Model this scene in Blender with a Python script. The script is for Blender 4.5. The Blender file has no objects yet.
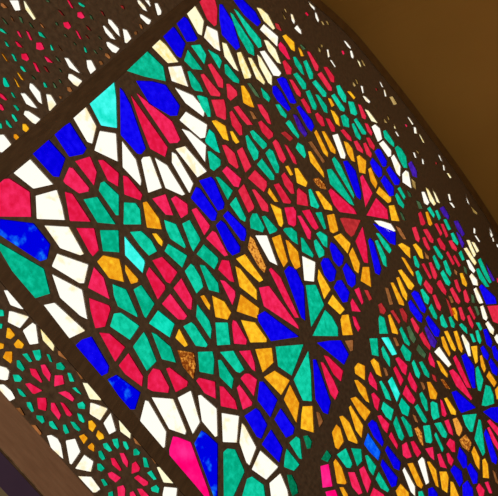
import bpy, bmesh, math, random
from mathutils import Vector, Matrix
from mathutils.geometry import delaunay_2d_cdt

random.seed(4)
S = bpy.context.scene
COL = S.collection
ZB = 2.2            # height of the window's lower left star above the floor
SU, SV = 0.40, 0.5668   # star spacing of the lattice, up and across

# ---------------------------------------------------------------- camera
FPX = 828.8508
RC = [[0.53671638, -0.76059376, 0.36528436], [0.775968, 0.27491547, -0.56771044], [0.3313747, 0.58814847, 0.73774805]]
EYE = (-0.11836943, -0.85147038, -0.64921437)
cam_data = bpy.data.cameras.new('camera')
cam = bpy.data.objects.new('camera', cam_data)
COL.objects.link(cam)
cam_data.sensor_width = 36.0
cam_data.lens = FPX / 498.0 * 36.0
cam_data.clip_start = 0.01
rt, dn, fw = (Vector(r) for r in RC)
cam.matrix_world = Matrix(((rt[0], -dn[0], -fw[0], EYE[0]), (rt[1], -dn[1], -fw[1], EYE[1]), (rt[2], -dn[2], -fw[2], EYE[2] + ZB), (0, 0, 0, 1)))
S.camera = cam


def on_plane(x, y, Y=0.0):
    """Point of the window plane seen at a spot of the photograph, as (across, up)."""
    a, b = (x - 249.0) / FPX, (y - 248.0) / FPX
    d = [RC[0][k] * a + RC[1][k] * b + RC[2][k] for k in range(3)]
    k = (Y - EYE[1]) / d[1]
    return (EYE[0] + k * d[0], EYE[2] + k * d[2])


# ---------------------------------------------------------------- materials
def lin(c):
    c /= 255.0
    return c / 12.92 if c <= 0.04045 else ((c + 0.055) / 1.055) ** 2.4


def rgb(r, g, b):
    return (lin(r), lin(g), lin(b), 1.0)


def new_mat(name):
    m = bpy.data.materials.new(name)
    m.use_nodes = True
    m.node_tree.nodes.clear()
    return m, m.node_tree.nodes, m.node_tree.links


def wood(name, c1, c2, scale=30.0, rough=0.6, stretch=(1, 1, 12), bump=0.15, spec=0.25):
    m, N, L = new_mat(name)
    out = N.new('ShaderNodeOutputMaterial')
    p = N.new('ShaderNodeBsdfPrincipled')
    p.inputs['Roughness'].default_value = rough
    p.inputs['Specular IOR Level'].default_value = spec
    g = N.new('ShaderNodeNewGeometry')
    mp = N.new('ShaderNodeMapping')
    mp.inputs['Scale'].default_value = stretch
    n = N.new('ShaderNodeTexNoise')
    n.inputs['Scale'].default_value = scale
    n.inputs['Detail'].default_value = 6
    r = N.new('ShaderNodeValToRGB')
    r.color_ramp.elements[0].color = c1
    r.color_ramp.elements[1].color = c2
    r.color_ramp.elements[0].position = 0.3
    r.color_ramp.elements[1].position = 0.7
    b = N.new('ShaderNodeBump')
    b.inputs['Strength'].default_value = bump
    b.inputs['Distance'].default_value = 0.002
    L.new(g.outputs['Position'], mp.inputs['Vector'])
    L.new(mp.outputs['Vector'], n.inputs['Vector'])
    L.new(n.outputs['Fac'], r.inputs['Fac'])
    L.new(n.outputs['Fac'], b.inputs['Height'])
    L.new(r.outputs['Color'], p.inputs['Base Color'])
    L.new(b.outputs['Normal'], p.inputs['Normal'])
    L.new(p.outputs['BSDF'], out.inputs['Surface'])
    return m


def glass(name, c1, c2, scale=90.0, jitter=0.2, lo=0.35, hi=0.65):
    """Hand-made coloured sheet glass: light from outside passes through, mottled, with a faint gloss."""
    m, N, L = new_mat(name)
    out = N.new('ShaderNodeOutputMaterial')
    t = N.new('ShaderNodeBsdfTransparent')
    gl = N.new('ShaderNodeBsdfGlossy')
    gl.inputs['Roughness'].default_value = 0.12
    mix = N.new('ShaderNodeMixShader')
    mix.inputs['Fac'].default_value = 0.015
    g = N.new('ShaderNodeNewGeometry')
    n = N.new('ShaderNodeTexNoise')
    n.inputs['Scale'].default_value = scale
    n.inputs['Detail'].default_value = 5
    n.inputs['Roughness'].default_value = 0.6
    r = N.new('ShaderNodeValToRGB')
    sq = lambda c: (c[0] ** 0.5, c[1] ** 0.5, c[2] ** 0.5, 1)      # two faces tint the light twice
    r.color_ramp.elements[0].color = sq(c1)
    r.color_ramp.elements[1].color = sq(c2)
    r.color_ramp.elements[0].position = lo
    r.color_ramp.elements[1].position = hi
    oi = N.new('ShaderNodeObjectInfo')
    sh = N.new('ShaderNodeMath'); sh.operation = 'MULTIPLY_ADD'
    sh.inputs[1].default_value = jitter
    sh.inputs[2].default_value = -jitter / 2
    ad = N.new('ShaderNodeMath'); ad.operation = 'ADD'
    L.new(oi.outputs['Random'], sh.inputs[0])
    L.new(g.outputs['Position'], n.inputs['Vector'])
    L.new(n.outputs['Fac'], ad.inputs[0])
    L.new(sh.outputs[0], ad.inputs[1])
    L.new(ad.outputs[0], r.inputs['Fac'])
    L.new(r.outputs['Color'], t.inputs['Color'])
    L.new(t.outputs['BSDF'], mix.inputs[1])
    L.new(gl.outputs['BSDF'], mix.inputs[2])
    L.new(mix.outputs['Shader'], out.inputs['Surface'])
    return m


GLASS = {
    'r': ('red_pane', glass('red glass', rgb(214, 20, 62), rgb(240, 42, 98))),
    'R': ('red_pane', glass('dimmed red glass', rgb(105, 25, 25), rgb(150, 42, 40))),  # shade of the oblique view put into the red
    'm': ('pink_pane', glass('pink glass', rgb(246, 0, 108), rgb(255, 45, 145), scale=25)),
    'g': ('green_pane', glass('green glass', rgb(2, 160, 124), rgb(20, 208, 172))),
    'G': ('green_pane', glass('dimmed green glass', rgb(45, 78, 50), rgb(78, 108, 74))),  # green darkened to carry the dimness of a steep viewing angle
    'b': ('blue_pane', glass('cobalt glass', rgb(4, 0, 218), rgb(20, 12, 246))),
    'B': ('violet_pane', glass('violet glass', rgb(48, 15, 130), rgb(75, 35, 190))),
    'p': ('blue_pane', glass('shine-painted cobalt glass', rgb(0, 0, 225), rgb(25, 135, 255), scale=38, jitter=0.0, lo=0.52, hi=0.66)),  # pale blotches painted in for reflected shine on the blue
    't': ('green_pane', glass('bright teal glass', rgb(0, 178, 145), rgb(20, 225, 195))),
    's': ('amber_pane', glass('rust speckled amber glass', rgb(120, 55, 14), rgb(236, 162, 62), scale=210, lo=0.42, hi=0.53)),
    'e': ('green_pane', glass('deep green glass', rgb(0, 92, 62), rgb(15, 140, 98), scale=140)),
    'q': ('red_pane', glass('scarlet glass', rgb(200, 28, 54), rgb(230, 48, 78))),
    'x': ('red_pane', glass('half-dim red glass', rgb(150, 34, 38), rgb(192, 50, 54))),  # main panel's dim reds, oblique shade in the tint, kept lighter
    'k': ('light_blue_pane', glass('light blue glass', rgb(0, 70, 240), rgb(40, 130, 255))),
    'c': ('turquoise_pane', glass('turquoise glass', rgb(10, 215, 190), rgb(75, 255, 250), scale=40)),
    'a': ('amber_pane', glass('amber glass', rgb(222, 140, 20), rgb(255, 200, 42))),
    'n': ('dimmed_brown_pane', glass('dimmed amber-brown glass', rgb(115, 72, 36), rgb(165, 105, 58))),  # amber-brown toned down, the slanting view's dimness is in the tint
    'w': ('clear_pane', glass('clear glass', rgb(255, 238, 196), rgb(255, 254, 246), scale=38, lo=0.33, hi=0.44)),  # one crescent of it paints a sun glint on a blue pane
    'y': ('cream_pane', glass('cream glass', rgb(250, 222, 128), rgb(255, 250, 214), lo=0.28, hi=0.52)),
    'Y': ('dimmed_cream_pane', glass('dimmed cream glass', rgb(125, 98, 45), rgb(190, 162, 105))),  # cream darkened to paint in the dimness of a grazing view
}
LATTICE = wood('dark lattice wood', rgb(84, 65, 49), rgb(112, 88, 67), 40, 0.32, (3, 3, 3), 0.15, 0.5)
FRAME = wood('frame wood', rgb(80, 58, 38), rgb(98, 72, 48), 25, 0.5, (8, 8, 1.5))
RAIL = wood('rail wood', rgb(134, 96, 70), rgb(150, 110, 82), 18, 0.55, (1.5, 8, 10))
BEAD = wood('worn rail edge', rgb(110, 84, 58), rgb(165, 130, 92), 120, 0.5, (1, 1, 1))
HEAD = wood('arch frame wood', rgb(92, 62, 30), rgb(112, 78, 40), 20, 0.5, (2, 2, 2))
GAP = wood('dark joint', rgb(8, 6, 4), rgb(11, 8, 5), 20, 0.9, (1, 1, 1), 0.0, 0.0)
PLASTER = wood('brown plaster', rgb(180, 130, 58), rgb(190, 138, 64), 3, 0.9, (1, 1, 1), 0.05, 0.1)
SILLWALL = wood('dark purple paint', rgb(70, 52, 74), rgb(78, 59, 80), 8, 0.7, (1, 1, 1), 0.05, 0.1)
OLIVE = wood('olive paint', rgb(120, 105, 80), rgb(132, 116, 88), 8, 0.8, (1, 1, 1), 0.05, 0.1)
FLOORM = wood('stone floor', rgb(96, 84, 70), rgb(120, 104, 86), 4, 0.6, (1, 1, 1), 0.05, 0.2)


# ---------------------------------------------------------------- object helpers
def link(name, me, mat, parent=None):
    o = bpy.data.objects.new(name, me)
    COL.objects.link(o)
    me.materials.append(mat)
    if parent is not None:
        o.parent = parent
    return o


def empty(name, parent=None):
    o = bpy.data.objects.new(name, None)
    o.empty_display_size = 0.02
    COL.objects.link(o)
    if parent is not None:
        o.parent = parent
    return o


def mesh_of(name, verts, faces):
    me = bpy.data.meshes.new(name)
    me.from_pydata(verts, [], faces)
    bm = bmesh.new()
    bm.from_mesh(me)
    bmesh.ops.recalc_face_normals(bm, faces=bm.faces)
    bm.to_mesh(me)
    bm.free()
    return me


def slab(name, poly, y0, y1, mat, parent=None, bevel=0.0):
    """A board with the given outline on the window plane and a real thickness from y0 to y1."""
    n = len(poly)
    v = [(p[0], y0, p[1] + ZB) for p in poly] + [(p[0], y1, p[1] + ZB) for p in poly]
    f = [tuple(range(n)), tuple(range(2 * n - 1, n - 1, -1))] + [(i, (i + 1) % n, n + (i + 1) % n, n + i) for i in range(n)]
    o = link(name, mesh_of(name, v, f), mat, parent)
    if bevel:
        b = o.modifiers.new('bevel', 'BEVEL')
        b.width = bevel
        b.segments = 2
        b.limit_method = 'ANGLE'
        b.angle_limit = 0.9
    return o


def area(p):
    return sum(p[i][0] * p[(i + 1) % len(p)][1] - p[(i + 1) % len(p)][0] * p[i][1] for i in range(len(p))) / 2


def rounded(p, frac=0.13, most=0.0013):
    """Outline with its corners eased, as hand-cut glass set in a carved frame shows."""
    out = []
    for i in range(len(p)):
        a, b, c = Vector(p[i - 1]), Vector(p[i]), Vector(p[(i + 1) % len(p)])
        la, lc = (a - b).length, (c - b).length
        if la < 1e-6 or lc < 1e-6:
            continue
        d1, d2 = min(la * frac, most), min(lc * frac, most)
        q1, q2 = b + (a - b) * (d1 / la), b + (c - b) * (d2 / lc)
        out += [tuple(q1), tuple(b * 0.5 + (q1 + q2) * 0.25), tuple(q2)]
    return out


def grown(p, d):
    """Outline moved outward by d."""
    s = 1 if area(p) > 0 else -1
    out = []
    for i in range(len(p)):
        a, b, c = Vector(p[i - 1]), Vector(p[i]), Vector(p[(i + 1) % len(p)])
        e1, e2 = (b - a), (c - b)
        if e1.length < 1e-7 or e2.length < 1e-7:
            continue
        n1 = Vector((e1.y, -e1.x)).normalized() * s
        n2 = Vector((e2.y, -e2.x)).normalized() * s
        n = n1 + n2
        if n.length < 0.3:
            n = n1
        n.normalize()
        out.append(tuple(b + n * min(d / max(n.dot(n1), 0.45), 2 * d)))
    return out


def hull(pts):
    pts = sorted(set(pts))
    def half(seq):
        out = []
        for p in seq:
            while len(out) > 1 and (out[-1][0] - out[-2][0]) * (p[1] - out[-2][1]) - (out[-1][1] - out[-2][1]) * (p[0] - out[-2][0]) <= 0:
                out.pop()
            out.append(p)
        return out[:-1]
    return half(pts) + half(pts[::-1])


def slanted(p, t):
    """The opening widened the way the carver cuts it, so that the board's thickness t does not narrow the view of its glass from below."""
    cx = sum(q[0] for q in p) / len(p)
    cz = sum(q[1] for q in p) / len(p)
    k = t / -EYE[1]
    dx, dz = (cx - EYE[0]) * k, (cz - EYE[2]) * k
    return hull([tuple(q) for q in p] + [(q[0] + dx, q[1] + dz) for q in p])


def lattice_mesh(name, outline, holes, y0, y1):
    """One carved board: the outline with every pane's opening cut through it."""
    pts, faces = [], []
    for poly in [outline] + holes:
        k = len(pts)
        pts += [Vector(q) for q in poly]
        faces.append(list(range(k, len(pts))))
    vo, eo, fo, ov, oe, of = delaunay_2d_cdt(pts, [], faces, 1, 1e-6)
    keep = [f for f, src in zip(fo, of) if src == [0] or (0 in src and len(src) == 1)]
    bm = bmesh.new()
    fr = [bm.verts.new((v[0], y0, v[1] + ZB)) for v in vo]
    bk = [bm.verts.new((v[0], y1, v[1] + ZB)) for v in vo]
    edges = {}
    for f in keep:
        bm.faces.new([fr[i] for i in f])
        bm.faces.new([bk[i] for i in reversed(f)])
        for i in range(3):
            e = (f[i], f[(i + 1) % 3])
            edges[e] = edges.get(e, 0) + 1
    for (i, j) in edges:
        if (j, i) not in edges:
            bm.faces.new([fr[j], fr[i], bk[i], bk[j]])
    bmesh.ops.delete(bm, geom=[v for v in bm.verts if not v.link_faces], context='VERTS')
    bmesh.ops.recalc_face_normals(bm, faces=bm.faces)
    me = bpy.data.meshes.new(name)
    bm.to_mesh(me)
    bm.free()
    return me


# ---------------------------------------------------------------- outlines on the window plane
def poly_line(pts, n=10):
    """A smooth line (Catmull-Rom) through the points."""
    out = []
    for i in range(len(pts) - 1):
        p0 = Vector(pts[max(i - 1, 0)]); p1 = Vector(pts[i]); p2 = Vector(pts[i + 1]); p3 = Vector(pts[min(i + 2, len(pts) - 1)])
        for k in range(n):
            t = k / n
            out.append(tuple(0.5 * ((2 * p1) + (p2 - p0) * t + (2 * p0 - 5 * p1 + 4 * p2 - p3) * t * t + (3 * p1 - p0 - 3 * p2 + p3) * t ** 3)))
    out.append(tuple(pts[-1]))
    return out


def at(line, x):
    for (x0, z0), (x1, z1) in zip(line, line[1:]):
        if x0 <= x <= x1:
            return z0 + (z1 - z0) * (x - x0) / (x1 - x0)
    return line[0][1] if x < line[0][0] else line[-1][1]


ARCH = poly_line([(-0.40, 0.62), (-0.25, 0.80), (-0.10, 0.955), (0.03, 1.07)] +
                 [(0.166, 1.174), (0.236, 1.222), (0.307, 1.260), (0.433, 1.305), (0.531, 1.337), (0.632, 1.364), (0.701, 1.382), (0.794, 1.405), (0.898, 1.425), (1.013, 1.440), (1.134, 1.445)] +
                 [(1.35, 1.405), (1.60, 1.35)])
INNER = poly_line([(-0.20, 0.60), (-0.08, 0.78), (0.02, 0.90), (0.076, 0.938), (0.14, 0.955), (0.19, 0.973), (0.285, 1.032), (0.357, 1.084), (0.429, 1.130), (0.532, 1.156),
                   (0.619, 1.165), (0.741, 1.185), (0.779, 1.211), (0.852, 1.235), (0.941, 1.243), (1.007, 1.240), (1.089, 1.236), (1.25, 1.22), (1.60, 1.16)])

# ---------------------------------------------------------------- panes: colour code and outline, each read off the photograph, set on the window plane below
TRACES = '''
C 0 0 62
w 75,0 150,0 168,80 122,85
y 188,0 205,10 290,145 270,160 205,75
n 5,20 30,25 65,62 30,65 8,45
G 360,0 390,0 405,20 380,15
G 8,135 30,150 70,200 45,190
n 82,125 100,140 118,175 95,160
G 148,130 175,140 190,190 165,175
G 228,175 250,190 275,230 245,212
n 315,180 340,195 365,232 335,215
g 0,222 25,232 65,275 20,258 0,245
r 132,245 155,250 182,305 155,290
r 205,240 232,255 265,325 240,318
g 305,250 335,260 375,310 315,285
r 290,338 335,338 360,390 325,402 290,392
r 118,325 145,335 188,382 145,372
g 35,320 60,340 82,378 50,365
r 170,430 215,425 238,470 215,490 175,470
g 88,425 115,435 140,490 120,488
a 5,418 30,435 75,505 50,485
r 350,445 385,460 432,505 380,495
C 50 0 62
r 135,0 155,0 195,70 170,60
g 225,18 245,20 285,45 270,58 235,40
R 60,75 85,85 120,130 95,120
r 220,98 255,92 282,135 255,150 220,135
G 315,115 335,125 350,160 325,150
r 105,180 150,172 172,210 150,235 115,215
G 40,175 60,180 70,205 50,200
r 200,235 225,250 260,320 235,305
R 285,200 310,215 335,250 305,235
R 280,275 300,285 320,315 300,305
g 0,350 15,360 35,405 10,400
n 65,360 85,385 105,415 85,400
g 268,365 290,385 302,425 280,415
G 345,400 360,400 385,435 365,425
G 380,285 400,295 420,320 400,310
G 390,375 410,385 420,400 400,395
G 105,270 125,275 145,300 125,292
G 185,335 203,345 215,365 198,358
C 100 0 62
w 65,148 95,160 150,225 165,298 130,265 68,185
w 22,205 40,205 95,265 132,320 85,305 45,260
w 50,335 75,335 160,385 128,425 100,415 60,370
w 182,228 220,240 255,305 215,345 200,340
n 280,248 298,250 302,270 285,280 272,268
w 298,0 320,0 365,50 383,95 345,75 305,25
w 358,0 395,0 410,50 400,50
w 438,25 465,25 495,85 490,115 462,122 445,60
w 318,112 340,115 412,160 395,195 375,190 325,140
n 312,188 335,195 348,235 325,225
R 0,80 25,95 45,135 20,115
R 160,40 190,45 200,75 175,65
C 0 50 62
r 262,95 290,105 325,180 295,170
R 345,125 370,135 400,185 370,170
g 160,125 185,130 215,175 190,172 165,145
a 130,170 155,185 198,248 170,235
a 105,210 125,230 165,300 145,295
t 25,220 45,220 80,285 68,297 38,293 25,265
w 240,262 265,270 325,335 342,435 310,415 235,305
w 165,345 205,345 255,400 305,468 255,455 210,430
w 370,352 410,355 455,430 400,488 392,480
g 345,255 365,262 385,300 355,298
g 85,335 105,340 132,388 105,375
g 105,440 130,440 160,475 140,488
r 0,340 25,355 65,400 40,402 0,375
r 0,425 20,440 38,475 20,485 0,475
G 250,200 275,215 290,240 265,230
G 420,255 440,270 460,308 435,300
G 440,45 465,65 490,100 460,85
G 470,145 490,160 500,185 480,170
G 465,230 485,240 500,270 478,258
n 470,365 496,370 496,390 480,390
C 50 30 62
w 115,220 150,225 200,290 250,350 215,335 155,300
w 150,350 180,352 262,405 222,452 190,435 145,385
w 292,240 335,240 372,312 325,352 300,300
n 440,185 465,185 488,215 475,232 445,210
n 390,250 415,245 430,270 405,282
n 135,455 165,455 182,485 160,496 140,485
C 0 100 62
w 200,85 235,88 328,150 285,192 260,182 190,115
a 180,190 210,190 238,225 210,258 182,240
a 110,275 135,270 158,295 130,320 110,300
w -40,280 35,275 95,352 25,420 -30,410
g 95,105 120,120 145,165 125,175 95,130
g 45,155 65,165 105,222 80,220 50,190
g 0,175 15,190 22,225 0,228
C 0 290 62
w 35,5 85,8 195,152 165,148 85,118
w 75,172 100,175 228,215 158,302 65,255
w 185,325 260,265 285,280 305,425 240,435
y 325,305 345,315 432,445 425,485 345,400
a 60,305 80,310 118,360 85,390 50,380
a 145,395 190,435 175,465 130,462 112,435
g -20,155 25,165 30,205 -20,210
g -20,265 18,275 12,305 -20,310
a -20,420 30,435 25,465 -20,475
C 0 345 62
a 45,55 95,55 95,125 85,145 25,100
w -30,162 50,185 72,210 60,275 40,280 -30,268
w -40,320 30,318 90,370 120,425 70,450 45,440 -40,355
g 182,75 215,68 255,130 235,135
g 262,48 318,40 328,95 312,122 290,118
g 375,75 395,80 415,135 400,130
g 135,125 155,125 195,190 180,208 138,175
g 105,240 150,242 175,270 160,292 118,290
g 140,350 165,360 208,410 185,412 160,395
r 240,190 285,195 335,290 330,300 255,240
r 328,162 360,158 405,235 395,290 345,225
r 205,312 235,305 335,365 275,390 260,385
C 40 345 62
r 120,245 180,245 190,310 115,330
g 132,150 165,140 198,180 185,200 135,190
g 222,225 245,228 272,290 240,290
g 262,345 285,340 330,395 295,375
n 145,50 180,50 228,125 150,80
n 285,195 305,205 345,265 330,272
y 345,305 385,310 485,410 485,440 400,430
r 150,382 200,370 235,385 272,430 260,450
C 40 385 62
r 165,140 190,150 255,235 240,250 215,240
r 90,145 115,145 165,240 150,275 90,200
r -22,105 45,105 52,150 45,205 -12,190
g 300,150 340,135 360,160 358,190 310,185
g 300,228 330,240 355,290 345,300 315,280
g 245,295 275,300 322,355 310,368 275,345
g 185,320 205,320 232,380 205,390 190,365
g 75,295 100,290 142,355 105,348 75,320
g -105,140 -75,140 -50,205 -65,215 -100,170
g -28,245 20,250 35,290 18,305 -25,268
a 390,290 415,285 448,325 420,372 392,350
a 315,410 350,395 380,425 350,468
C 80 400 62
w 85,25 110,30 218,70 160,160 80,110
a 145,245 185,280 190,305 155,318 130,285
a 65,370 95,345 112,365 110,410 68,385
w 190,185 245,108 285,245 235,272
y 312,150 325,150 405,240 400,305 325,250
C 125 434 62
n 70,35 105,50 150,105 85,75
r 75,350 105,330 185,385 180,405 150,415
r 100,440 135,440 190,496 150,520 130,496
r 58,240 85,222 118,270 112,295 55,315
g 145,190 170,195 190,265 155,262
g 180,310 210,295 250,360 230,365
g 210,430 250,410 272,435 265,470 215,455
n 200,172 220,180 250,230 240,235
y 258,268 300,262 400,385 385,392 310,385
w 315,425 415,435 405,530 320,540 302,490
C 80 434 62
g 185,80 215,72 255,130 235,140 195,110
g 260,45 300,38 312,100 300,118 275,90
g 345,62 370,65 390,115 375,125 352,95
g 430,125 450,118 478,150 470,165 430,170
g 148,140 170,135 200,195 180,208 155,180
g 140,240 165,240 195,275 170,298 142,285
g 170,365 190,362 220,405 195,415
g 228,470 260,460 268,520 230,520
r 248,195 275,195 330,285 320,295 260,245
r 320,155 350,155 385,225 378,265 345,225
r 225,315 255,305 325,350 285,385 235,345
r 300,425 345,412 360,440 355,520 310,520
r 400,470 425,460 450,500 440,530 405,520
C 50 434 62
w -22,15 10,10 60,40 85,85 105,195 85,180 10,110
w 128,55 200,40 240,140 172,240 160,235
w 205,275 275,170 345,220 325,300
w 230,340 330,345 400,440 365,465 345,465 275,390
C 0 80 100
b 165,365 240,300 320,390 290,478 265,475
b 270,265 345,215 425,340 410,365 345,378
w 365,185 425,138 475,230 455,312 435,305
C 0 160 170
w 42,38 88,0 152,70 98,82
C 0 170 100
r -60,60 0,60 45,45 145,110 152,230 -60,228
p -60,240 0,258 165,268 245,370 230,440 200,450 0,320 -60,280
w 180,130 280,102 305,180 318,245 185,240
w 225,278 340,285 412,415 398,420 300,385
C 0 260 100
g -20,-85 0,-80 120,-5 215,45 245,165 175,187 90,100
w 260,30 285,-28 435,25 415,112 395,112
w 262,75 405,150 430,290 400,275 300,185
w 222,225 270,215 418,350 345,385
C 80 310 100
b -18,175 10,150 55,135 140,280 135,310 105,325 80,315
p 140,345 180,325 295,410 270,490 240,490
r 100,115 145,120 220,185 175,252
r 195,275 240,218 310,330 305,375 225,315
C 70 50 80
c 122,325 270,198 282,290 288,480 195,465
b 312,240 330,262 372,340 410,460 465,610 440,642 420,640 318,525
C 120 100 80
r 70,-30 85,0 200,200 292,295 278,348 190,300 120,120
r 105,-45 150,10 320,135 370,245 355,262 310,265 240,150 150,30
b 105,-115 200,-112 281,-89 366,37 352,93 314,95 186,19
w 15,260 95,370 128,500 125,525 20,415
C 0 0 496
g 126,70 146.7,51.4 162.8,66.8 165.2,80.5 144,76
w 182.5,129.5 189.4,132 205.5,145.6 204.8,161
w 180.2,120 186,112.4 206.5,125 204.8,137 200.7,137.8
w 175.7,88.4 192.8,96 204.1,109.7 203.1,115.8 186,102.8
w 168.8,67.5 181,66.5 187.5,86 172.2,80.5
C 120 165 80
w 135,-30 145,-45 185,-50 255,140 178,168
w 220,-40 290,5 398,180 385,185 285,140
w 325,-75 345,-65 450,115 430,168 325,-15
r 22,70 45,75 135,185 125,215 30,180
g 28,235 95,240 120,275 128,365 25,365
a 145,235 165,230 240,335 255,395 170,385
r 205,210 280,185 325,308 285,305
r 320,210 345,195 415,245 418,300 380,325
g 278,345 345,370 405,505 400,512 315,455 290,400
g 390,365 430,345 490,450 495,465 455,530 440,500
C 150 0 80
y 5,280 50,240 100,285 170,382 112,388
b 78,215 130,165 150,175 215,270 190,355 170,345
b 160,130 205,105 230,120 290,240 275,252 230,255
y 225,70 275,35 330,130 318,215 300,205
w 338,230 355,165 415,195 432,312 400,295
g 260,285 310,280 345,340 335,392
g 235,315 320,430 265,425 215,375
g 362,310 420,345 442,380 430,420
C 55 130 80
r 65,330 55,315 90,235 110,240 208,360 205,378 150,390
r 130,195 215,168 255,260 240,338
r 272,190 300,190 392,270 388,345 330,310
w 248,125 280,10 375,25 385,190
g 275,375 285,330 305,322 392,405 392,525 380,525
C 55 195 80
g 182,30 260,15 370,178 265,168
r 65,-15 105,-5 215,162 95,158
r 138,208 240,210 268,340 235,375 215,350
g 282,222 390,222 395,352 300,345
C 70 260 80
a 172,10 207,-25 302,-3 315,50 330,132 245,110
r 150,50 205,110 242,238 115,170
r 122,240 240,285 248,305 215,410 160,420 130,310
g 268,155 345,185 412,335 415,350 300,285 275,220
g 252,410 275,335 315,330 425,410 370,490
a 345,35 420,120 415,135 380,145 345,65
C 130 295 80
g 26,-33 68,-58 148,55 98,138 90,130
r 202,55 250,-3 350,130 335,150 300,148
g 335,195 380,172 400,190 478,308 470,320 410,312
t 122,175 175,100 272,180 245,258
g 22,320 85,235 105,270 160,410 105,465
g 138,235 165,250 250,325 280,415 200,395
a 285,265 305,215 355,310 340,318
s 298,345 392,362 405,440 390,515 330,440
C 120 230 80
c 30,45 148,190 150,205 138,260 35,155
g 68,15 130,10 190,65 225,130 180,155 125,95
a 205,25 225,25 262,70 258,95 240,80
r 205,190 260,170 352,262 310,328 290,320
r 165,275 182,235 275,345 278,365 235,425
r 335,360 380,305 445,425 440,490 425,485
g 280,130 300,90 412,160 385,228
g 405,255 440,213 455,225 500,300 512,350 475,388
C 185 160 80
w -53,-67 0,-82 130,70 78,103
b 92,130 160,108 180,130 240,270 235,300 205,310
b 40,235 70,172 90,180 195,330 185,372 165,372
b 240,345 265,320 372,430 376,463 366,498 350,495
b 195,405 222,378 245,395 338,540 335,570 295,588 265,555
r 45,310 70,300 150,405 148,420 120,460
r 235,68 260,42 345,118 330,165 305,160
g 195,108 210,110 292,190 265,242
g 282,275 315,235 375,360 370,378 345,365
g 405,370 420,335 445,335 490,420 480,445 410,420
C 190 225 80
r 104,82 140,40 160,50 232,185 215,190
g 45,180 85,125 170,205 172,225 150,270
r 178,275 200,220 240,225 270,350 250,345
r 192,345 215,350 275,410 278,440 262,490
a 290,210 340,185 450,340 430,350 350,275
a 285,260 310,275 410,405 412,460 310,380
s 362,140 375,75 395,95 468,260 460,290 430,260
g 65,250 90,255 170,360 178,415 120,400
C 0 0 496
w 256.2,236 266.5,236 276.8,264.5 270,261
C 195 290 80
a 38,40 55,35 92,95 88,118 70,95
a 110,40 180,75 220,140 200,180 130,165
a 262,130 285,32 395,115 385,172
g 15,95 85,190 100,240 95,298 10,165
g 130,205 200,205 215,335 140,340
r 232,215 238,190 255,200 318,310 315,335 245,330
a 290,190 370,205 442,305 440,320 345,322
C 200 350 80
a 347,-2 442,-10 452,75 390,133
g -10,15 75,12 85,60 80,148 0,132
r -20,190 -5,175 90,200 95,297 30,265
g 115,65 130,65 205,180 195,235 125,165
g 130,15 205,8 270,120 245,138 225,130
r 248,10 310,5 335,80 340,128 325,118
r 125,228 145,232 215,315 228,365 132,345
r 232,235 245,220 320,325 318,340 268,365
r 255,175 280,150 305,150 350,185 332,280
w 138,395 238,412 225,570 145,567
w -8,285 5,282 100,365 105,530 95,535 15,440
b 372,200 390,200 475,310 435,410 360,310
b 280,410 345,365 365,380 412,465 378,545 355,535
C 130 360 80
r 112,175 115,100 145,55 185,65 240,170 235,200 140,190
r 228,55 245,50 355,135 350,160 285,195
w 140,235 265,245 345,440 340,458 245,425
w 300,235 375,195 430,385 390,452
C 125 390 62
w 165,88 185,95 325,335 315,450 300,465 125,245
C 150 326 170
b 328,345 353,305 385,357 376,395
C 200 416 80
w 262,50 275,65 345,195 305,300 290,285 248,165
w 325,330 375,220 480,315 410,390
g 148,225 170,205 215,210 270,335 270,350 210,485 180,545 150,590
C 150 416 80
m 125,245 122,210 145,130 175,135 250,165 358,460 380,540 345,505 200,330
p 278,170 320,95 345,110 415,175 415,530 395,490 340,310
C 190 0 62
q 65,-20 190,-20 215,70 210,195 195,205 140,150
b 240,40 255,40 340,180 395,375 370,395 260,275 240,150
y 262,345 290,355 385,565 355,545 280,450
C 230 0 62
b 25,-10 80,-20 200,100 240,180 220,205 120,120
g 5,105 20,115 185,370 190,440 150,420 70,280
g 35,75 55,90 240,315 250,370 230,380 150,270
y 220,65 250,75 300,120 355,225 345,232 275,165
w 245,235 270,200 380,295 375,365
y 278,325 300,330 360,395 402,505 380,495 310,405
R 365,190 385,195 410,245 375,225
r 390,360 405,340 440,380 478,470 465,470 400,395
C 230 50 62
w 245,15 275,10 405,185 390,205 350,200 300,110
y 60,25 85,20 165,200 160,220 120,225 80,110
y 150,65 170,70 275,255 270,270 215,225
y 222,45 240,60 330,210 330,275 310,260 240,130
G 145,270 160,270 225,360 235,380 205,360
g 250,305 300,355 318,385 310,410 270,375
a 92,290 110,290 150,350 188,455 165,450 110,420
b 345,295 365,290 410,345 480,470 465,485 380,400 345,340
C 275 50 62
b 20,235 55,220 85,235 165,420 155,425 125,420
C 180 50 62
g 65,175 80,172 155,275 178,330 120,320 95,290
g 360,120 375,120 470,240 468,262 430,250 365,185
q 170,200 190,195 320,350 315,368 250,360 215,300
q 228,120 250,112 340,240 342,300 310,290
q 375,275 395,275 450,330 455,360 405,400 385,380
g 140,370 160,368 215,385 240,490 240,530 225,530 180,450
q 255,402 350,400 362,460 365,550 358,555 295,525
C 195 105 62
a 140,130 165,125 240,170 265,280 230,268
t 85,280 115,200 150,230 195,378 165,365 90,300
g 105,375 125,375 200,440 200,480 150,522 125,505
q 280,60 295,50 370,170 375,235 360,240 300,160
q 315,20 345,10 390,70 420,130 455,155 420,155 370,100
a 285,215 300,215 350,295 330,305 305,275
n 440,50 460,60 488,105 470,110
q 222,325 245,322 315,390 345,495 335,505 275,460
q 340,368 378,342 445,490 405,533
C 235 105 62
g 88,250 100,245 185,375 180,425 155,440 105,340
g 125,215 145,205 250,310 250,330 225,348 150,265
g 248,385 275,355 300,370 350,495 345,540 330,540
q 185,0 210,0 260,70 285,150 265,140 210,60
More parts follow.
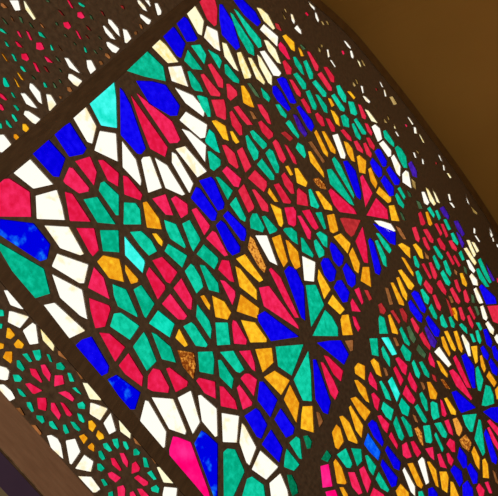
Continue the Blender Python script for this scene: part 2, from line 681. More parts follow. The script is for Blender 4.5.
q 190,140 210,130 300,225 300,250 270,270 220,215
q 305,300 325,280 345,300 405,430 385,460 360,435
q 400,320 415,330 475,420 490,470 470,460
R 375,225 400,215 460,265 440,285
g 330,0 355,0 410,80 405,100 370,75
C 225 155 62
g 260,75 295,35 390,165 390,195 365,195
q 190,185 240,125 330,215 330,250 310,290
q 110,285 150,240 230,410 225,430 190,455
q 222,280 240,280 340,400 345,450 300,440
a 345,300 355,270 420,370 400,370
C 275 155 62
q -5,240 30,230 125,375 120,385 70,380
q 55,165 75,145 140,235 150,305 130,305 80,240
q 180,285 190,270 250,320 262,405 180,390
a 160,110 180,110 255,220 245,250 180,220
a 88,95 105,90 140,155 125,160
s 310,195 345,185 395,235 405,270 370,265 330,230
a 330,295 350,295 450,410 455,440 400,430
g 272,280 285,275 350,410 340,425 290,405
C 255 200 62
a 128,35 145,45 205,75 222,185 210,210 195,200
g 60,135 80,130 175,235 165,250 120,268
a 140,305 200,282 258,490 230,530 190,450
a 250,325 265,330 340,415 360,530 325,552 285,470
r 240,65 305,60 325,90 325,195 310,208 270,190
r 345,130 365,130 445,255 440,310 425,305
g 230,240 240,228 290,225 330,260 340,350 300,325
g 370,305 385,310 465,440 460,455 380,410
C 300 200 62
r 22,90 75,80 145,220 125,235 100,215
g 130,105 170,100 205,225 195,230
g 135,270 160,255 215,290 215,375 190,360
g 115,330 130,320 190,405 190,440 155,458 125,390
a 220,125 270,115 300,230 300,245 265,262 245,250
a 275,295 325,272 400,350 380,420
R 325,150 350,145 480,165 430,275 410,290 370,250
C 275 0 62
w 265,12 285,15 320,60 320,85 290,55
w 320,95 335,105 355,160 345,178 325,140
Y 365,165 385,170 400,200 385,200
w 125,110 145,115 162,165 155,195 135,165
w 155,225 180,198 210,240 215,275 190,260
Y 55,90 80,130 95,160 75,150
Y 70,60 90,75 100,105 85,95
r 240,105 255,95 272,115 262,130
a 65,290 85,280 150,340 155,405 135,395
a 190,385 205,400 225,445 210,445
G 205,360 220,355 240,390 225,395
Y 345,370 365,390 370,420 350,410
Y 365,350 385,360 385,380 370,375
w 415,395 430,395 440,450 425,460
Y 405,165 425,170 440,205 420,195
C 275 50 62
q 262,15 280,10 345,130 340,165 325,160
w 440,80 455,80 488,130 480,138
q 65,95 80,85 130,150 125,190 95,190
g 150,60 165,60 210,130 230,195 215,185 165,115
g 230,95 250,85 300,190 300,225 280,230
g 152,195 175,185 245,270 245,310 225,310
g 303,260 325,245 408,345 405,370 385,368
g 250,335 275,325 330,450 325,475 305,470
g 330,360 345,362 410,450 416,500 395,490
q 345,195 370,180 450,300 450,322 430,320
q 395,140 415,140 470,215 470,255 450,250
q 120,240 140,245 205,345 200,370 175,350
q 210,400 230,390 275,460 285,500 265,500
a 430,390 445,395 470,440 455,450
C 320 50 62
g 95,365 115,355 195,470 190,488 165,480
g 135,290 155,285 205,370 205,415 190,410 150,350
a 225,335 240,335 278,380 270,388
w 348,370 370,365 400,405 392,420 370,405
w 325,285 345,290 352,340 340,350
Y 265,250 290,280 275,295 262,275
Y 280,225 300,240 310,270 297,272
w 240,5 258,5 272,50 265,70 250,55
y 295,75 320,95 335,140 320,130
Y 325,70 345,85 370,130 350,125
C 320 0 62
r 170,405 190,405 200,425 185,440
w 190,325 210,330 250,380 245,392 220,370
C 280 105 62
b 138,20 155,10 250,125 268,170 250,205 225,180
B 110,80 130,85 215,230 200,250 150,190
g 50,145 70,125 85,135 150,245 145,262 110,225
g 130,340 145,305 185,330 205,400 195,420 150,370
q 285,75 300,65 340,105 355,165 335,165 300,120
q 370,110 395,115 435,180 435,210 415,208
a 410,45 430,55 465,105 475,165 450,145
a 278,220 290,205 380,385 380,410 350,380
a 340,215 355,215 440,360 440,385 410,370
n 232,300 250,295 275,330 355,450 345,460
a 230,375 245,375 345,540 350,575 310,525 248,455
C 325 100 62
w 65,285 100,275 160,440 155,465 130,460
g 190,15 225,20 255,105 245,120 210,105
q 270,40 285,45 325,130 320,150 300,140
y 325,80 345,90 415,180 375,165
g 130,130 155,120 185,150 190,215 150,205
g 235,160 250,150 325,260 325,272 300,270
g 218,195 230,190 285,300 280,315 250,290
q 130,245 150,238 205,300 210,325 180,310
q 235,335 255,330 300,400 300,420 260,395
q 310,350 325,345 370,430 365,455 335,430
q 335,305 355,305 395,370 390,395 360,370
q 322,190 340,195 375,260 370,280 345,250
w 378,215 400,200 435,230 452,310 425,328
a 155,335 180,345 215,390 235,490 215,480 185,430
C 370 100 62
w 78,350 105,330 165,405 165,445 148,450
g 110,250 125,245 190,345 190,370 165,350 120,300
w 300,135 315,140 350,190 340,200
w 350,215 370,220 378,270 355,265
y 390,270 405,280 440,345 425,340
Y 135,115 155,140 160,165 145,155
Y 115,135 130,155 145,185 120,175
y 190,195 205,215 210,235 195,225
w 200,250 215,255 238,290 220,290
r 280,195 295,195 300,210 290,215
w 345,420 360,420 375,465 360,460
C 370 150 62
g 203,-15 220,-30 250,-5 285,55 295,140 272,138 235,70
w 172,62 190,42 240,130 237,205 215,180
w 262,195 285,168 305,180 328,300 265,255
B 310,110 330,95 370,170 370,215 345,205
Y 335,235 360,260 365,310 345,290
g 205,365 215,350 270,440 265,460 230,430
g 225,310 240,300 280,375 272,390
G 300,330 320,350 328,375 310,365
G 375,410 395,420 415,465 395,465
a 55,340 75,300 165,385 165,410 145,420
b 42,15 60,-5 80,0 130,90 125,125 105,130
b 5,100 20,70 90,150 92,205 70,215 30,160
b 135,160 155,135 235,245 225,275 200,275
b 90,245 115,208 185,300 185,360 160,365
C 365 50 62
w 115,250 130,260 150,300 135,295
w 150,315 162,320 175,370 160,370
Y 195,375 225,370 260,430 230,440
R 80,305 95,305 105,322 90,325
C 400 130 62
w 305,195 320,205 345,265 325,240
w 343,280 355,280 362,325 348,320
y 375,345 390,345 415,380 400,385
w 175,225 190,240 195,275 180,270
R 280,255 300,260 298,275 285,275
Y 125,150 150,175 160,200 135,175
C 398 140 100
w 120,260 130,260 152,310 145,320 132,310
y 140,240 150,250 185,315 178,322 160,300
y 172,245 185,260 205,310 195,305
w 248,268 258,268 265,300 255,300
w 255,310 270,312 285,335 275,335
w 335,270 352,310 358,325 345,310
Y 360,325 395,360 395,372 375,360
w 375,435 385,440 385,465 375,460
w 450,440 470,480 462,482
B 210,340 225,332 252,378 248,390 230,375
B 280,405 295,402 328,465 320,475 295,440
C 436 225 62
B 165,50 185,80 222,150 212,175 195,140
w 310,85 325,85 355,130 345,138
w 425,20 440,40 460,90 450,85
w 450,100 462,105 468,135 455,130
w 485,150 496,155 510,190 488,172
y 250,125 265,125 315,235 305,250 275,190
y 228,190 245,185 320,300 310,315 290,290
y 290,140 305,145 340,205 328,215
w 248,285 262,285 310,365 300,378 270,345
w 272,410 285,392 325,440 332,480 300,475
g 340,280 355,270 440,455 430,462 400,420 365,350
g 325,355 340,350 420,490 400,490 350,425
B 400,285 420,290 470,440 455,445 430,400
q 485,420 520,440 520,465 490,460
g 185,225 200,210 225,275 212,280
g 122,70 138,65 175,140 170,155 140,125
q 85,225 95,215 145,305 135,315
q 140,255 150,245 192,320 182,330
q 105,130 125,125 165,190 160,205 130,185
a 195,390 210,388 245,470 240,488 215,470
G 225,335 240,350 245,390 230,370
n 150,360 165,375 165,395 152,382
C 436 170 62
g 65,400 80,398 115,470 100,478
C 340 195 62
a 395,90 430,85 470,205 415,200
r 218,160 290,30 375,120 382,190
r 128,370 180,260 212,420 220,540 195,535
b 230,365 240,350 265,380 325,590 312,635 285,620
b 268,225 345,285 395,306 440,304 440,395 400,380 320,290
w 282,208 330,212 405,235 438,285 400,296 350,275
g 285,370 300,365 365,500 370,570 350,555
g 295,310 310,310 385,400 408,440 395,462 355,415
C 0 0 496
r 329,191 331,189 353.5,209 356,213.7 340,211.5 334,204
C 390 195 62
q 230,150 245,138 280,225 265,240 250,235
q 180,265 205,258 235,350 228,372 208,355
q 270,280 295,275 345,360 340,380 320,370
q 262,345 278,340 318,430 308,440 280,400
q 360,235 375,230 415,305 405,320
q 410,235 425,235 462,325 450,335
q 380,355 395,345 440,410 438,440 410,425
a 288,140 300,138 335,230 322,242 310,230
g 303,110 318,98 355,160 348,175
g 365,130 378,125 402,180 392,195
G 80,130 95,150 118,200 105,195
n 50,250 80,270 125,350 110,350 80,310
a 70,400 95,388 155,425 160,500 130,470
a 188,400 205,392 250,440 263,505 245,500
C 395 245 62
a 55,100 75,110 145,225 145,245 115,205
a 30,205 50,200 150,325 130,355 110,345
a 15,265 30,260 95,400 90,440 65,405
g 150,95 162,90 192,160 188,180 165,165
g 168,215 185,208 215,265 205,318 190,300
g 208,360 222,355 272,425 262,470 240,455
g 310,15 325,10 382,95 372,110 350,90
g 305,95 315,85 358,170 350,195 335,180
g 390,135 405,125 448,225 440,245 415,215
g 368,225 385,205 440,300 432,322 410,310
q 218,155 230,150 290,260 280,268
q 275,145 290,142 335,240 325,270 310,260
q 232,315 248,285 300,350 292,388 270,375
R 410,430 425,450 470,550 455,565
n 240,60 265,90 268,110 250,100
C 390 295 62
q 345,5 360,0 405,95 400,122 380,105
b 150,60 165,45 255,170 250,215 225,200 165,120
b 175,-10 195,-30 225,-15 285,110 275,140 250,125
b 290,190 305,170 395,285 385,330 360,325 310,240
B 280,270 290,250 370,370 355,418 330,400
g 315,105 330,75 375,170 370,190 350,175
q 168,195 180,185 232,265 222,302 205,285
q 238,320 260,300 320,410 318,435 275,390
R 80,115 100,108 135,165 130,215 110,200
R 10,130 25,125 80,210 72,225
g 80,275 90,260 155,385 152,402 120,380
G 138,260 155,250 205,350 190,380 165,350
C 350 245 62
a 330,305 345,305 425,455 428,480 395,470
n 285,345 305,350 340,470 320,475
R 120,365 140,365 172,430 155,440
a 90,285 105,180 150,180 165,330
C 436 280 62
q 115,75 130,62 192,170 180,188 160,170
q 150,5 165,0 195,85 185,95 165,60
q 10,30 20,10 35,5 80,90 75,115 50,90
n 105,130 120,135 138,175 125,180
q 222,95 235,80 265,160 255,180 235,170
G 285,120 300,130 305,180 290,175
w 305,75 320,65 360,150 372,180 350,185 335,160
w 358,215 375,208 408,300 400,320 380,305
w 400,350 415,335 460,395 455,432 435,415
w 470,460 488,438 520,500 515,520 490,500
b 350,55 365,40 470,140 480,185 405,190
q 415,212 520,205 500,345 460,330
a 130,228 150,225 165,260 172,325 150,300
q 183,225 200,220 230,305 222,322 205,310
q 258,225 272,215 312,300 305,312
q 252,290 265,285 298,360 290,382 270,350
G 310,215 325,215 345,270 335,280
g 35,300 50,280 90,370 75,380 45,360
g 105,300 118,295 148,355 142,378 125,370
g 190,360 205,350 240,385 248,425 230,410
g 325,345 345,345 365,390 355,400
C 436 330 62
g 275,35 290,35 315,90 300,95
g 320,10 335,5 360,85 350,105 335,80
b 383,0 402,-5 445,95 437,135 408,110
w 208,50 215,40 262,110 275,205 262,205
a 45,60 60,55 112,190 105,205 60,130
a 70,15 90,10 155,150 150,165 130,150
a 145,15 165,10 210,150 205,175 185,150
w -8,175 25,140 117,275 100,292
a 10,250 25,255 90,355 88,375 45,330
s 40,395 60,400 110,470 80,460
r 140,225 155,208 185,260 275,460 250,455 190,340
r 110,330 135,318 180,365 285,545 280,555 165,445
b 208,210 235,192 300,290 312,460 295,460 255,350
g 320,310 335,295 375,400 355,485 340,480 325,400
b 360,145 378,130 420,200 410,235 385,210
b 450,140 470,130 500,190 495,245 470,220
b 425,255 440,235 490,310 485,360 455,340
a 285,135 325,130 330,250 318,262 305,220
a 355,210 365,205 395,310 385,335 365,290
a 408,370 425,335 480,420 465,450
C 436 385 62
g 370,160 400,5 430,15 455,75 462,145 400,165
a 475,40 496,15 510,100 490,110
b 130,60 160,50 310,180 205,218 185,190
b 385,215 440,185 510,180 520,300 480,295 430,245
g 215,245 320,235 290,370 275,370 240,320
g 312,430 345,280 355,285 372,400 388,540 375,560 330,460
b 388,390 400,360 430,420 485,590 478,628 450,610
r 415,290 430,280 500,350 510,420 450,340
r 415,345 425,340 510,500 500,520 460,460
a 70,110 85,105 155,210 155,235 125,230
s 138,275 165,265 205,340 205,365 185,405 170,390
C 436 434 62
s 190,50 235,10 280,70 262,135 215,100
b 175,190 190,110 240,180 245,260 220,270
b 120,290 145,255 200,300 212,380 190,415
b 250,270 275,240 330,320 325,390 300,395
b 215,410 250,378 290,440 295,520 220,510
a 288,145 305,105 345,190 345,280 320,240
a 375,210 390,200 410,240 420,350 380,345
n 455,290 470,310 500,400 480,380
a 120,385 135,390 185,510 120,510
r 325,430 345,400 385,450 375,510 350,500
r 395,390 415,385 445,470 430,470
C 400 390 62
r 325,80 335,90 370,190 360,210 340,200
r 360,250 385,240 415,320 420,358 395,340
g 160,30 175,20 210,80 222,160 210,165 175,95
g 122,135 140,118 212,240 205,260 185,250
g 248,105 260,95 295,110 312,215 270,235 255,200
g 280,270 325,262 375,355 365,380 340,370
g 190,290 235,285 255,405 245,422 210,415
g 278,360 288,345 345,470 338,490
n 105,200 120,210 140,255 125,250
s 120,310 140,300 170,345 185,445 165,420
C 395 434 62
r 60,90 90,70 130,180 95,192 68,170
r 130,65 150,60 205,150 180,180 155,140
r 248,120 300,108 312,205 285,180
r 342,165 360,160 410,270 365,258
r 415,160 428,155 465,210 450,248 430,225
r 415,80 440,40 475,65 478,140 460,140
w 65,290 75,275 155,420 158,490 130,460
w 188,220 215,190 230,205 268,385 250,398
a 105,240 140,235 220,410 210,430 180,410
a 262,225 275,225 325,290 345,420 330,410
a 360,305 410,305 425,350 415,465 380,440
a 10,455 45,405 105,470 110,520 30,510
g 190,465 215,460 240,520 195,515
b 270,440 300,430 335,480 340,520 275,520
C 340 295 62
c 338,345 385,342 450,470 420,478
R 310,80 330,68 365,125 350,150 325,140
g 312,185 320,168 350,185 380,305 320,305
g 240,352 295,350 305,485 260,475
a 8,200 20,165 65,160 98,315 25,318
n 45,370 100,365 100,440 85,445
r 88,60 100,35 160,130 100,125
r 120,-40 150,-55 183,55 175,70
r 105,175 120,180 158,265 145,285 120,240
a 388,165 400,160 455,285 460,310 420,300
n 430,345 445,345 470,400 455,405
a -92,65 -58,5 32,115 0,150
C 330 330 62
g 415,150 425,135 475,230 478,290 430,215
a 200,300 225,268 275,290 275,395 205,345
a 328,250 350,232 385,265 410,370 375,350
r 310,390 325,340 370,430 375,478 320,430
C 380 340 62
g 168,75 185,40 248,105 235,165 210,160
G 295,75 310,40 365,115 355,140 320,110
r 128,150 150,140 215,205 205,275 180,255
r 110,230 125,215 185,320 165,360
r 225,310 240,262 295,375 285,412 255,380
g 258,185 270,165 318,270 310,302 290,285
g 318,180 335,175 390,270 390,298 360,275
r 390,150 400,105 435,185 435,215 405,195
n 30,225 45,230 62,280 50,285
n 328,340 345,345 360,385 350,395
R 420,280 440,290 450,330 430,315
r 185,430 210,365 280,480 265,508 235,490
a 380,340 400,340 455,430 445,470 405,465
C 355 380 62
t 355,200 375,150 435,220 420,285 380,265
g 310,345 330,295 390,455 375,480 355,465
g 200,15 210,10 265,100 285,160 250,145
c 268,10 295,-20 355,110 335,168
r 135,115 150,105 195,155 180,240 160,215
g 215,230 228,180 305,240 285,318 250,290
g 372,300 385,295 445,370 460,445 440,450
r 185,290 205,285 270,355 255,420 225,385
C 0 0 496
b 368.5,424.5 372,420.5 376,423 383,442 382,445.5 374,436
k 364.5,444 368,434 380,452 378,459.5 370,451.5
b 313.5,360 315.5,360 322.5,380 330,402 327.5,413.5 323.7,412 316,399
b 318,343 330,341.2 340.5,341 348,354.5 343.7,363.7 330,352
r 324.5,356 328,357 342.5,371 340.6,380.5 334,374
r 321.3,362.7 323,363 333,380 338,392 335,399 331,394 326,379
C 345 434 62
b 325,130 340,100 440,230 430,285 395,270
b 290,245 300,210 415,350 405,410 375,420
r 355,20 370,-10 420,90 415,115
r 30,310 75,310 135,470 110,480 60,420
r 118,285 150,262 205,380 180,465 150,390
r 200,510 230,435 310,490 310,520
g 165,175 180,172 245,260 225,325 195,285
g 250,360 270,310 350,445 340,460 290,430
g 55,118 125,125 132,215 100,250
C 300 245 62
b 242,20 250,-15 275,0 345,95 335,150 310,168 270,120
b 170,145 190,110 225,110 285,210 270,280 240,290 200,240
b 345,190 370,150 440,245 440,310 415,335 385,310
b 275,340 300,290 330,285 390,380 375,450 345,455
w 22,95 118,140 108,288 38,280
a 145,270 150,200 240,355 195,425
a 395,75 420,25 475,150 465,220 440,200
C 255 255 80
r 90,90 100,82 155,140 268,385 250,385 190,290
r 28,205 85,195 265,440 268,455 58,315
b 25,410 20,375 60,352 265,505 100,530
b 185,100 210,72 250,90 300,200 308,400 290,385
g 318,190 375,188 425,310 350,440 335,300
g 362,498 435,345 475,385 510,450 512,500
C 260 320 80
g 100,168 265,155 195,340 115,285
g 212,370 298,198 312,330 318,500 268,496
a 30,355 90,318 180,375 130,460
C 260 380 62
a 195,155 240,45 310,185 290,335
b 120,315 165,235 270,385 260,430 210,455
a 335,280 345,215 415,212 425,415 330,385
C 310 380 62
n 55,260 75,265 100,330 75,375
a 180,420 212,362 240,390 265,490 225,550 205,535
a 240,295 260,290 310,340 375,490 375,505 310,480
a 360,5 380,5 440,65 470,175 450,165 395,90
a 330,150 365,138 480,255 440,320 400,270
a 315,220 325,210 420,365 410,455 370,400
C 240 434 62
g 400,70 450,25 475,40 490,195 475,190
g 365,165 375,125 470,245 430,290 355,260
e 380,330 410,330 450,410 460,470 420,490 400,430
w 240,395 322,322 375,450 385,520 255,520
g 20,500 60,360 95,345 185,410 200,520 20,520
C 295 434 62
e 70,20 100,15 130,60 120,110 100,115
e 215,200 255,135 285,175 260,220
m 208,260 265,245 295,415 225,425
m 248,465 320,450 345,520 265,520
a 312,225 325,205 370,270 408,390 400,398 365,380 340,390
a 362,430 385,430 420,490 395,505
g 340,165 405,120 455,240 440,268 415,265
C 325 150 62
g 60,75 75,60 120,120 230,360 228,380 195,320 90,150
g 20,160 50,155 90,210 205,390 230,440 200,425 45,270
b 150,95 175,90 240,170 285,350 280,390 255,370 200,230
a 258,55 275,45 325,90 320,185 278,175
a 350,155 365,145 415,265 405,302 370,250
r 285,220 300,205 375,345 325,450
C 325 100 62
C 0 396 100
n 75,60 100,60 120,95 105,92
n 150,145 175,145 205,185 195,200
'''
OUTER = [(x, z - 0.050) for x, z in ARCH]      # where the arch frame begins
STILE_L, STILE_R = [(-0.0270, -0.20), (-0.0330, 0.55), (-0.0330, 1.0)], [(-0.0005, -0.20), (-0.0035, 0.40), (-0.0075, 0.55), (-0.0150, 0.80), (-0.0165, 1.0)]
TRANS_B, TRANS_T = [(-0.03, -0.0285), (0.10, -0.0275), (0.55, -0.0195), (1.60, -0.0195)], [(-0.03, -0.0060), (0.10, -0.0040), (0.50, 0.0050), (1.60, 0.0050)]
swap = lambda l: [(z, x) for x, z in l]

# ---------------------------------------------------------------- read the panes
ORDER = ('main', 'side', 'low', 'arch')
PANES = {k: [] for k in ORDER}
ox = oy = sz = 0.0
for ln in TRACES.split('\n'):
    w = ln.split()
    if not w:
        continue
    if w[0] == 'C':
        ox, oy, sz = (float(v) for v in w[1:])
        continue
    pts = []
    for q in w[1:]:
        a, b = (float(v) for v in q.split(','))
        pts.append((ox + a * sz / 496.0, oy + b * sz / 496.0))
    raw = pts
    pts = [on_plane(*q) for q in raw]
    if area(pts) < 0:
        pts.reverse()
    cx = sum(p[0] for p in pts) / len(pts)
    cz = sum(p[1] for p in pts) / len(pts)
    if cz > at(INNER, cx) and cx > 0.0:
        where = 'arch'
    elif cx < -0.018 and cz > -0.2 and cx < at(swap(STILE_L), cz) + 0.01:
        where = 'side'
    elif cz < at(TRANS_B, cx) + 0.008:
        where = 'low'
    else:
        where = 'main'
    pts = [on_plane(*q) for q in grown(raw, {'main': 0.5, 'side': 0.0, 'low': 0.25, 'arch': 0.0}[where])]
    if area(pts) < 0:
        pts.reverse()
    PANES[where].append(('x' if w[0] == 'R' and where == 'main' else w[0], pts, (cx, cz)))



# The design repeats with the star lattice: carry it on past the edge of the photograph, where a step to the side would show it.
def to_photo(p):
    d = (p[0] - EYE[0], -EYE[1], p[1] - EYE[2])
    q = [sum(RC[i][k] * d[k] for k in range(3)) for i in range(3)]
    return (249 + FPX * q[0] / q[2], 248 + FPX * q[1] / q[2])


def inside(q, p):
    c = False
    for i in range(len(p)):
        (x1, y1), (x2, y2) = p[i], p[i - 1]
        if (y1 > q[1]) != (y2 > q[1]) and q[0] < (x2 - x1) * (q[1] - y1) / (y2 - y1) + x1:
            c = not c
    return c


def carry_on(where, moves, fits):
    have = PANES[where]
    for move in moves:
        for code, pts, mid in list(have):
            new = [move(p) for p in pts]
            if area(new) < 0:
                new.reverse()
            c = move(mid)
            if not all(fits(p) for p in new):
                continue
            if any(-3 < a < 501 and -3 < b < 499 for a, b in (to_photo(p) for p in new)):
                continue
            big = grown(new, 0.002)
            if any(abs(o[2][0] - c[0]) < 0.12 and abs(o[2][1] - c[1]) < 0.12 and
                   (inside(c, o[1]) or inside(o[2], big) or any(inside(q, big) for q in o[1]) or any(inside(q, o[1]) for q in big)) for o in have):
                continue
            have.append((code, new, c))


P_LOW = [b - a for a, b in zip(on_plane(47, 391), on_plane(128, 477))]
fit_main = lambda p: 0.0 < p[0] < 1.52 and at(TRANS_T, p[0]) + 0.003 < p[1] < at(INNER, p[0]) - 0.004
carry_on('main', [lambda p: (p[0] + SV, p[1]), lambda p: (p[0] + 2 * SV, p[1]), lambda p: (4 * SV - p[0], p[1]), lambda p: (p[0] + SV, p[1] - SU), lambda p: (p[0] + SV, p[1] + SU)], fit_main)
carry_on('low', [lambda p, k=k: (p[0] + k * P_LOW[0], p[1]) for k in range(1, 8)], lambda p: 0.0 < p[0] < 1.52 and -0.128 < p[1] < -0.022)
carry_on('arch', [lambda p: (4 * SV - p[0], p[1])], lambda p: p[0] < 1.52 and at(INNER, p[0]) + 0.002 < p[1] < at(OUTER, p[0]))

# ---------------------------------------------------------------- panels
Y_FRONT, Y_BACK = 0.0, 0.0024
G_FRONT, G_BACK = 0.0003, 0.0018


def opening(pts, t, where):
    """A pane's opening, kept inside its own panel."""
    p = rounded(slanted(pts, t * (0.4 if where in ('side', 'arch') else 1.0)))
    if where == 'arch':
        return [(x, min(max(z, at(INNER, x) + 0.0008), at(OUTER, x) + 0.0030)) for x, z in p]
    if where == 'main':
        return [(x, min(z, at(INNER, x) - 0.0008)) for x, z in p]
    return p


def pane_obj(code, pts, parent, where):
    name, mat = GLASS[code]
    p = grown(opening(pts, 0.0015, where), 0.0003)
    n = len(p)
    v = [(a, G_FRONT, b + ZB) for a, b in p] + [(a, G_BACK, b + ZB) for a, b in p]
    f = [tuple(range(n)), tuple(range(2 * n - 1, n - 1, -1))] + [(i, (i + 1) % n, n + (i + 1) % n, n + i) for i in range(n)]
    return link(name, mesh_of(name, v, f), mat, parent)


FIGURE_LABELS = {
    'star_medallion': 'star of long coloured kite panes ringed by pale or amber rays',
    'blue_lozenge': 'cluster of deep blue panes',
    'rosette': 'field of red, green and amber panes',
    'border_rosette': 'small rosette of red petals in a ring of green panes',
    'amber_cluster': 'little group of amber panes',
}


def panel(name, label, cat, outline, where, groups):
    """One framed panel: its carved lattice, then its panes gathered into the figures they form."""
    panes = PANES[where]
    root = empty(name)
    root['label'] = label
    root['category'] = cat
    root['kind'] = 'thing'
    root['group'] = 'stained glass panels of the arched window'
    link('wooden_lattice', lattice_mesh('wooden_lattice', outline, [opening(p, 0.0021, where) for c, p, m in panes], Y_FRONT, Y_BACK), LATTICE, root)
    made = {}
    for code, pts, mid in panes:
        g = groups(code, mid)
        if g is None:
            pane_obj(code, pts, root, where)
            continue
        if g not in made:
            made[g] = empty(g[0], root)
            made[g]['label'] = FIGURE_LABELS[g[0]]
        pane_obj(code, pts, made[g], where)
    return root


def main_groups(code, m):
    u, v = m[0] / SV, m[1] / SU
    fu, fv = round(u), round(v)
    ds = math.hypot(u - fu, v - fv)
    # middles of the star spacings carry the blue lozenges
    best = min(((i / 2, j / 2) for i in range(-1, 8) for j in range(-1, 8) if (i + j) % 2), key=lambda q: math.hypot(u - q[0], v - q[1]))
    if code in 'bBk' and math.hypot(u - best[0], v - best[1]) < 0.24:
        return ('blue_lozenge', best)
    if ds < 0.30 or (code in 'wya' and ds < 0.47):
        return ('star_medallion', (fu, fv))
    return ('rosette', (math.floor(u), math.floor(v)))


SIDE_C = [on_plane(30, 51), on_plane(72, 19), on_plane(-6, 108), on_plane(118, -10)]
LOW_C = [on_plane(47, 391), on_plane(128, 477), on_plane(-18, 325)] + [(on_plane(128, 477)[0] + k * P_LOW[0], on_plane(128, 477)[1]) for k in range(1, 8)]
AMB_C = [on_plane(10, 346), on_plane(92, 435), on_plane(14, 75), on_plane(2, 5)] + [(on_plane(92, 435)[0] + k * P_LOW[0], on_plane(92, 435)[1]) for k in range(1, 8)]


def border_groups(centres):
    def g(code, m):
        if code in 'rRgGctqx':
            k = min(range(len(centres)), key=lambda i: math.hypot(m[0] - centres[i][0], m[1] - centres[i][1]))
            return ('border_rosette', k)
        if code == 'a':
            k = min(range(len(AMB_C)), key=lambda i: math.hypot(m[0] - AMB_C[i][0], m[1] - AMB_C[i][1]))
            return ('amber_cluster', k)
        return None
    return g


rng = lambda a, b, n: [a + (b - a) * i / n for i in range(n + 1)]
o_main = [(at(TRANS_T, x) and x, at(TRANS_T, x) - 0.008) for x in (-0.002, 0.1, 0.5, 1.55)]
o_main += [(x, at(INNER, x) - 0.00015) for x in rng(1.55, 0.02, 60) + [0.0]] + [(at(swap(STILE_R), z) - 0.008, z) for z in (0.9, 0.8, 0.55, 0.4, 0.1)]
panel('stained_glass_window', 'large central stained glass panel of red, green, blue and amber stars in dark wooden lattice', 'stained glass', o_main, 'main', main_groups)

zt = 0.62
o_side = [(-0.30, -0.15), (at(swap(STILE_L), -0.15) + 0.008, -0.15), (at(swap(STILE_L), 0.5) + 0.008, 0.5), (at(swap(STILE_L), 0.85) + 0.008, 0.85), (-0.11, 0.85), (-0.30, 0.65)]
panel('stained_glass_border_window', 'narrow upright border panel of small dim red rosettes beside the thick stile, top left', 'stained glass', o_side, 'side', border_groups(SIDE_C))

o_low = [(-0.018, -0.135), (1.55, -0.135), (1.55, -0.012), (0.55, -0.012), (0.10, -0.020), (-0.018, -0.021)]
panel('stained_glass_border_window', 'border panel of bright red and green rosettes with white panes above the brown bottom rail', 'stained glass', o_low, 'low', border_groups(LOW_C))

o_arch = [(x, at(INNER, x) + 0.00015) for x in rng(0.02, 1.55, 60)] + [(x, at(OUTER, x) + 0.004) for x in rng(1.55, 0.02, 60)]
panel('stained_glass_border_window', 'curved dark border panel with white glints following the brown arch, top right', 'stained glass', o_arch, 'arch', lambda c, m: None)

# ---------------------------------------------------------------- window frame
fr = empty('window_frame')
fr['label'] = 'dark brown wooden window frame with stile, transom, bottom rail and arched head around the glass'
fr['category'] = 'window frame'
fr['kind'] = 'thing'
slab('stile', [(x, z) for x, z in ((at(swap(STILE_L), z), z) for z in (-0.13, 0.1, 0.3, 0.55, 0.86))] + [(at(swap(STILE_R), z), z) for z in (0.86, 0.8, 0.55, 0.4, 0.1, -0.0)] + [(-0.0005, -0.13)],
     -0.0030, -0.0003, FRAME, fr, 0.0006)
slab('transom', [(x, at(TRANS_B, x)) for x in (-0.002, 0.10, 0.55, 1.55)] + [(x, at(TRANS_T, x)) for x in (1.55, 0.5, 0.10, -0.002)], -0.0026, -0.0003, FRAME, fr, 0.0006)
head = [(x, at(OUTER, x) + 0.005) for x in rng(-0.40, 1.60, 91)] + [(x, at(ARCH, x) - 0.010) for x in rng(1.60, -0.40, 91)]
slab('arched_head', head, -0.0030, 0.0045, HEAD, fr, 0.0010)
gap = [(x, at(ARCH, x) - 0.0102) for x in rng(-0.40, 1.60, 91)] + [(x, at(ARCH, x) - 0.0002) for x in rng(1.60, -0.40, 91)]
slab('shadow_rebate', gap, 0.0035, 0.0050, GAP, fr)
slab('outer_stile', [(-0.40, -0.18), (-0.28, -0.18), (-0.28, 0.735), (-0.40, 0.62)], -0.0030, -0.0004, FRAME, fr, 0.0006)
slab('outer_stile', [(1.53, -0.18), (1.62, -0.18), (1.62, 1.33), (1.53, 1.33)], -0.0030, -0.0004, FRAME, fr, 0.0006)
rail = slab('bottom_rail', [(-0.40, -0.1765), (1.62, -0.1805), (1.62, -0.1245), (-0.40, -0.1310)], -0.006, -0.0008, RAIL, fr, 0.0015)
rail['label'] = 'wide lighter brown bottom rail'
slab('worn_bead', [(-0.40, -0.1779), (1.62, -0.1819), (1.62, -0.1807), (-0.40, -0.1767)], -0.0066, -0.0008, BEAD, fr, 0.0008)


# ---------------------------------------------------------------- the room round the window
def structure(name, verts, faces, mat):
    o = link(name, mesh_of(name, verts, faces), mat)
    o['kind'] = 'structure'
    return o


def box(name, lo, hi, mat):
    v = [(x, y, z) for x in (lo[0], hi[0]) for y in (lo[1], hi[1]) for z in (lo[2], hi[2])]
    f = [(0, 1, 3, 2), (4, 6, 7, 5), (0, 4, 5, 1), (2, 3, 7, 6), (0, 2, 6, 4), (1, 5, 7, 3)]
    return structure(name, v, f, mat)


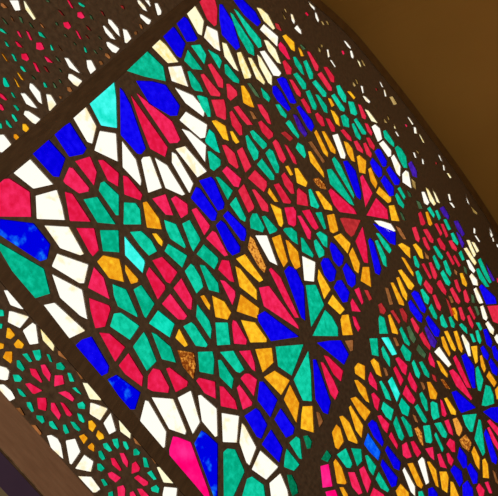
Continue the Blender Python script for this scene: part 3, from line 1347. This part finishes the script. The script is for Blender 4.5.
DEPTH = 0.62        # the window sits this deep in its arched niche
n = 100
xs = rng(-0.40, 1.60, n)
lo = [(x, at(ARCH, x)) for x in xs]
v, f = [], []
for x, z in lo:                       # vault of the niche, a thick shell
    v += [(x, 0.006, z + ZB), (x, -DEPTH, z + ZB), (x, -DEPTH, 4.4), (x, 0.006, 4.4)]
for i in range(n):
    a, b = 4 * i, 4 * i + 4
    for k in range(4):
        f.append((a + k, a + (k + 1) % 4, b + (k + 1) % 4, b + k))
f += [(0, 1, 2, 3), (4 * n + 3, 4 * n + 2, 4 * n + 1, 4 * n)]
va = structure('wall_arch', v, f, PLASTER)
for p in va.data.polygons:
    p.use_smooth = False
box('wall_window_left', (-2.2, -DEPTH, 0), (-0.40, 0.05, 4.4), PLASTER)
box('wall_window_right', (1.60, -DEPTH, 0), (3.4, 0.05, 4.4), PLASTER)
box('wall_below_window', (-0.40, -0.0004, 0), (1.60, 0.05, ZB - 0.1362), SILLWALL)
box('trim_1', (-0.40, -0.010, ZB - 0.40), (1.60, -0.0004, ZB - 0.2130), OLIVE)
box('floor', (-2.2, -4.2, -0.1), (3.4, 0.05, 0.0), FLOORM)
box('ceiling', (-2.2, -4.2, 4.4), (3.4, 0.05, 4.5), PLASTER)
box('wall_back', (-2.2, -4.3, 0), (3.4, -4.2, 4.4), PLASTER)
box('wall_left', (-2.3, -4.2, 0), (-2.2, 0.05, 4.4), PLASTER)
box('wall_right', (3.4, -4.2, 0), (3.5, 0.05, 4.4), PLASTER)

# ---------------------------------------------------------------- light: bright sky outside, added warm fill lights inside
W = bpy.data.worlds.new('sky')
S.world = W
W.use_nodes = True
bg = W.node_tree.nodes['Background']
bg.inputs['Color'].default_value = (1.0, 0.97, 0.92, 1)
bg.inputs['Strength'].default_value = 1.12


def fill_light(name, loc, aim, power, size, col):
    d = bpy.data.lights.new(name, 'AREA')
    d.energy = power
    d.shape = 'DISK'
    d.size = size
    d.color = col
    o = bpy.data.objects.new(name, d)
    COL.objects.link(o)
    o.location = loc
    o.rotation_euler = (Vector(aim) - Vector(loc)).to_track_quat('-Z', 'Y').to_euler()
    return o


sp = bpy.data.lights.new('fill_spot', 'SPOT')  # added unseen fill light that lifts the lattice and rail
sp.energy = 135
sp.color = (1.0, 0.90, 0.76)
sp.spot_size = math.radians(62)
sp.spot_blend = 1.0
sp.shadow_soft_size = 0.15
so = bpy.data.objects.new('fill_spot', sp)
COL.objects.link(so)
so.location = (-0.6, -2.4, 1.35)
so.rotation_euler = (Vector((0.25, 0, 2.35)) - Vector(so.location)).to_track_quat('-Z', 'Y').to_euler()
fill_light('fill_uplight', (0.72, -0.85, 2.80), (0.72, -0.70, 3.6), 0.95, 0.2, (1.0, 0.88, 0.66))  # added unseen light to brighten the soffit, no fitting modelled

V = S.view_settings
V.view_transform = 'Standard'
V.look = 'None'
V.gamma = 1.0
V.use_curve_mapping = False
V.exposure = 0.0
